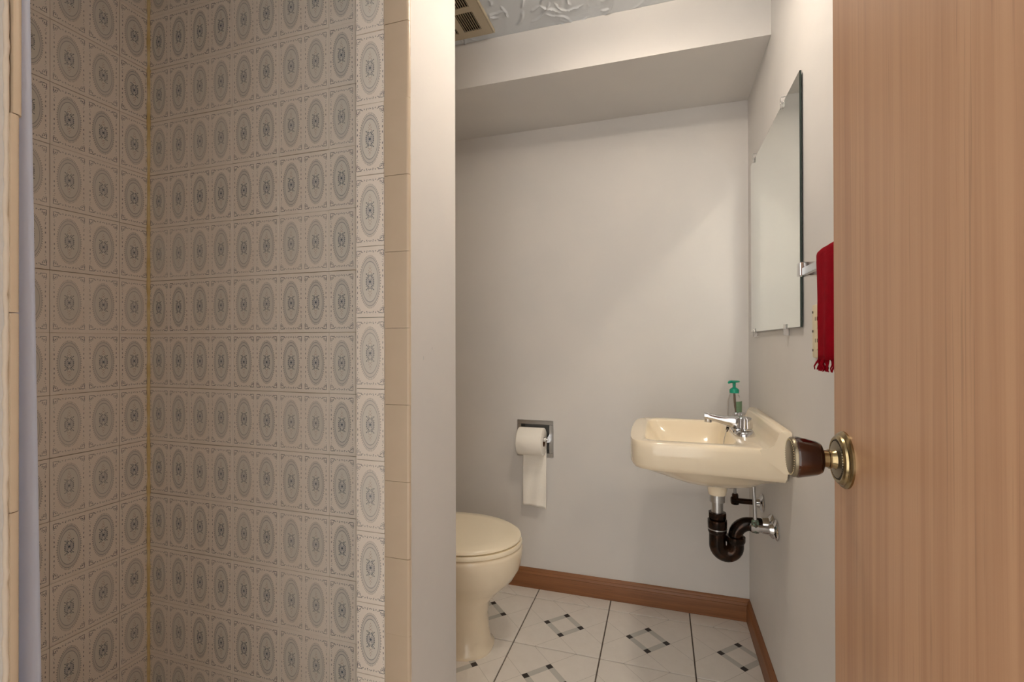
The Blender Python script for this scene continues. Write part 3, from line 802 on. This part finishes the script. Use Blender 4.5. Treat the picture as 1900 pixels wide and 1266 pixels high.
for i, z in enumerate(zz):
    t = i / 33
    y = RY + RR * .0 + (.0585 - .028 * min(1, t * 2.2)) * .62 + .004 * math.sin(t * 5)
    ring = []
    for x in np.linspace(rx0 + .0075, rx1 + .002, 26):
        w_ = .0022 * math.sin(x * 120 + t * 4) * t
        zc = z - (.012 * t * ((x - rx0) / .11) ** 3 if t > .9 else 0) * .6
        ring.append((x + .004 * t, y + w_ - .010 * max(0, t - .9) * 6 * ((x - rx0) / .11), zc))
    shp.append(ring)
sh = loft('hanging_sheet', shp, 'tissue', None, 60, False, False, closed=False)
sm = sh.modifiers.new('thick', 'SOLIDIFY'); sm.thickness = .0012; sm.offset = 0
keep(sh, roll)

# ------------------------------------------------------------------ toilet (faces +x)
TY = 1.555
toilet = empty('toilet', (-.80, TY, 0), 'almond toilet with closed lid in nook behind the shower wall', 'toilet')
def egg(cx, af, ab, b, z, n=64, e=2.0, tiltx=0):
    ring = []
    for k in range(n):
        a = 2 * PI * k / n; c, s_ = math.cos(a), math.sin(a)
        ee = e if c > 0 else e + .6
        r = (abs(c) ** ee + abs(s_) ** ee) ** (-1 / ee)
        ring.append((cx + (af if c > 0 else ab) * c * r, TY + b * s_ * r, z))
    return ring
C = -.690
br = [egg(-.78, .215, .23, .104, .0, e=2.6), egg(-.78, .217, .23, .105, .012, e=2.6), egg(-.78, .205, .225, .095, .022, e=2.6), egg(-.775, .195, .225, .088, .06, e=2.5), egg(-.77, .185, .23, .086, .12, e=2.4),
      egg(-.765, .192, .235, .090, .17, e=2.3), egg(-.75, .215, .24, .108, .21, e=2.2), egg(-.72, .228, .25, .138, .25), egg(C, .222, .27, .160, .29), egg(C, .230, .28, .172, .325), egg(C, .232, .28, .176, .352), egg(C, .229, .28, .174, .363),
      egg(C, .222, .27, .168, .367)]
keep(loft('bowl', br, 'china', None, 60), toilet)
st = [egg(C, .218, .20, .165, .3675), egg(C, .229, .205, .176, .370), egg(C, .2305, .206, .178, .378), egg(C, .227, .205, .175, .384), egg(C, .21, .2, .16, .3845)]
keep(loft('seat', st, 'seat', None, 50), toilet)
ld = [egg(C, .212, .20, .160, .3850), egg(C, .222, .204, .172, .3865), egg(C, .2265, .206, .1765, .3910), egg(C, .2250, .206, .1755, .3965), egg(C, .215, .203, .168, .4010), egg(C, .175, .18, .135, .4040), egg(C, .10, .10, .075, .4060), egg(C, .02, .02, .015, .4065)]
keep(loft('lid', ld, 'seat', None, 50), toilet)
for dy in (-.075, .075): keep(box('lid_hinge', (C - .235, TY + dy - .02, .366), (C - .195, TY + dy + .02, .396), 'seat', None, bevel=.006), toilet)
keep(box('bowl_deck', (-1.20, TY - .105, .30), (-.88, TY + .105, .366), 'china', None, bevel=.02, seg=3), toilet)
tk = keep(loft('tank', [superring(-1.285, TY, .366, .085, .20, 6, 48), superring(-1.285, TY, .375, .092, .213, 6, 48), superring(-1.285, TY, .60, .098, .228, 7, 48), superring(-1.285, TY, .70, .100, .232, 7, 48)], 'china', None, 50), toilet)
tl = keep(loft('tank_lid', [superring(-1.285, TY, .700, .106, .240, 7, 48), superring(-1.285, TY, .705, .109, .243, 7, 48), superring(-1.285, TY, .725, .108, .242, 7, 48), superring(-1.285, TY, .733, .098, .232, 7, 48)], 'china', None, 50), toilet)
keep(tube('flush_lever', [(-1.187, TY + .16, .645), (-1.172, TY + .16, .645), (-1.166, TY + .14, .643), (-1.166, TY + .09, .638)], [.008, .007, .006, .005], 'chrome', None, 12), toilet)

# ------------------------------------------------------------------ shower rod and curtain
rod = empty('curtain_rod', (-.60, .56, 1.94), 'chrome curtain rod across the top of the shower opening', 'rod')
keep(tube('rod_tube', [(-.605, Y_NEAR + .002, 1.94), (-.605, Y_REV - .001, 1.94)], .0125, 'chrome', None, 20), rod)
for yy, d in ((Y_NEAR, 1), (Y_REV, -1)):
    keep(lathe('flange', (-.605, yy + d * .001, 1.94), (0, d, 0), [(0, .026), (.006, .025), (.012, .016), (.016, .015)], 'chrome', n=28), rod)
cur = empty('shower_curtain', (-.605, .29, .12), 'light blue shower curtain bunched at the left jamb', 'curtain')
def smooth_path(ctrl, per=10):
    P = [Vector(c) for c in ctrl]; out_ = []
    for i in range(len(P) - 1):
        p0, p1, p2, p3 = P[max(i - 1, 0)], P[i], P[i + 1], P[min(i + 2, len(P) - 1)]
        for k in range(per):
            t = k / per
            out_.append(.5 * ((2 * p1) + (p2 - p0) * t + (2 * p0 - 5 * p1 + 4 * p2 - p3) * t * t + (3 * p1 - p0 - 3 * p2 + p3) * t ** 3))
    out_.append(P[-1]); return out_
def curtain(z0, z1, ctrl, mat, name, grow=.0, sway=.0):
    base = smooth_path(ctrl); rings = []
    for i in range(40):
        t = i / 39; z = z1 + (z0 - z1) * t
        rings.append([(p.x + grow * t * (p.x + .62) + sway * math.sin(t * 4 + p.y * 40), .252 + (p.y - .252) * (.60 + .36 * t), z) for p in base])
    o = loft(name, rings, mat, None, 80, False, False, closed=False)
    sm = o.modifiers.new('thick', 'SOLIDIFY'); sm.thickness = .0012; sm.offset = 0
    return o
keep(curtain(.12, 1.915, [(-.655, .258), (-.620, .262), (-.588, .264), (-.574, .271), (-.584, .280), (-.598, .284), (-.590, .291), (-.578, .298), (-.577, .308), (-.588, .317), (-.606, .3205), (-.628, .317), (-.640, .305), (-.628, .296), (-.640, .288), (-.662, .292)], 'curtain', 'curtain_cloth', .15, .001), cur)
keep(curtain(.16, 1.915, [(-.690, .258), (-.672, .268), (-.690, .278), (-.672, .288), (-.688, .296)], 'liner', 'curtain_liner', .1, .001), cur)
for k in range(5):
    y = .272 + k * .010
    pts = [(-.605 + .019 * math.cos(a), y, 1.936 + .022 * math.sin(a)) for a in np.linspace(0, 2 * PI, 20)]
    keep(tube('curtain_ring', pts, .0014, 'chrome', None, 8), cur)
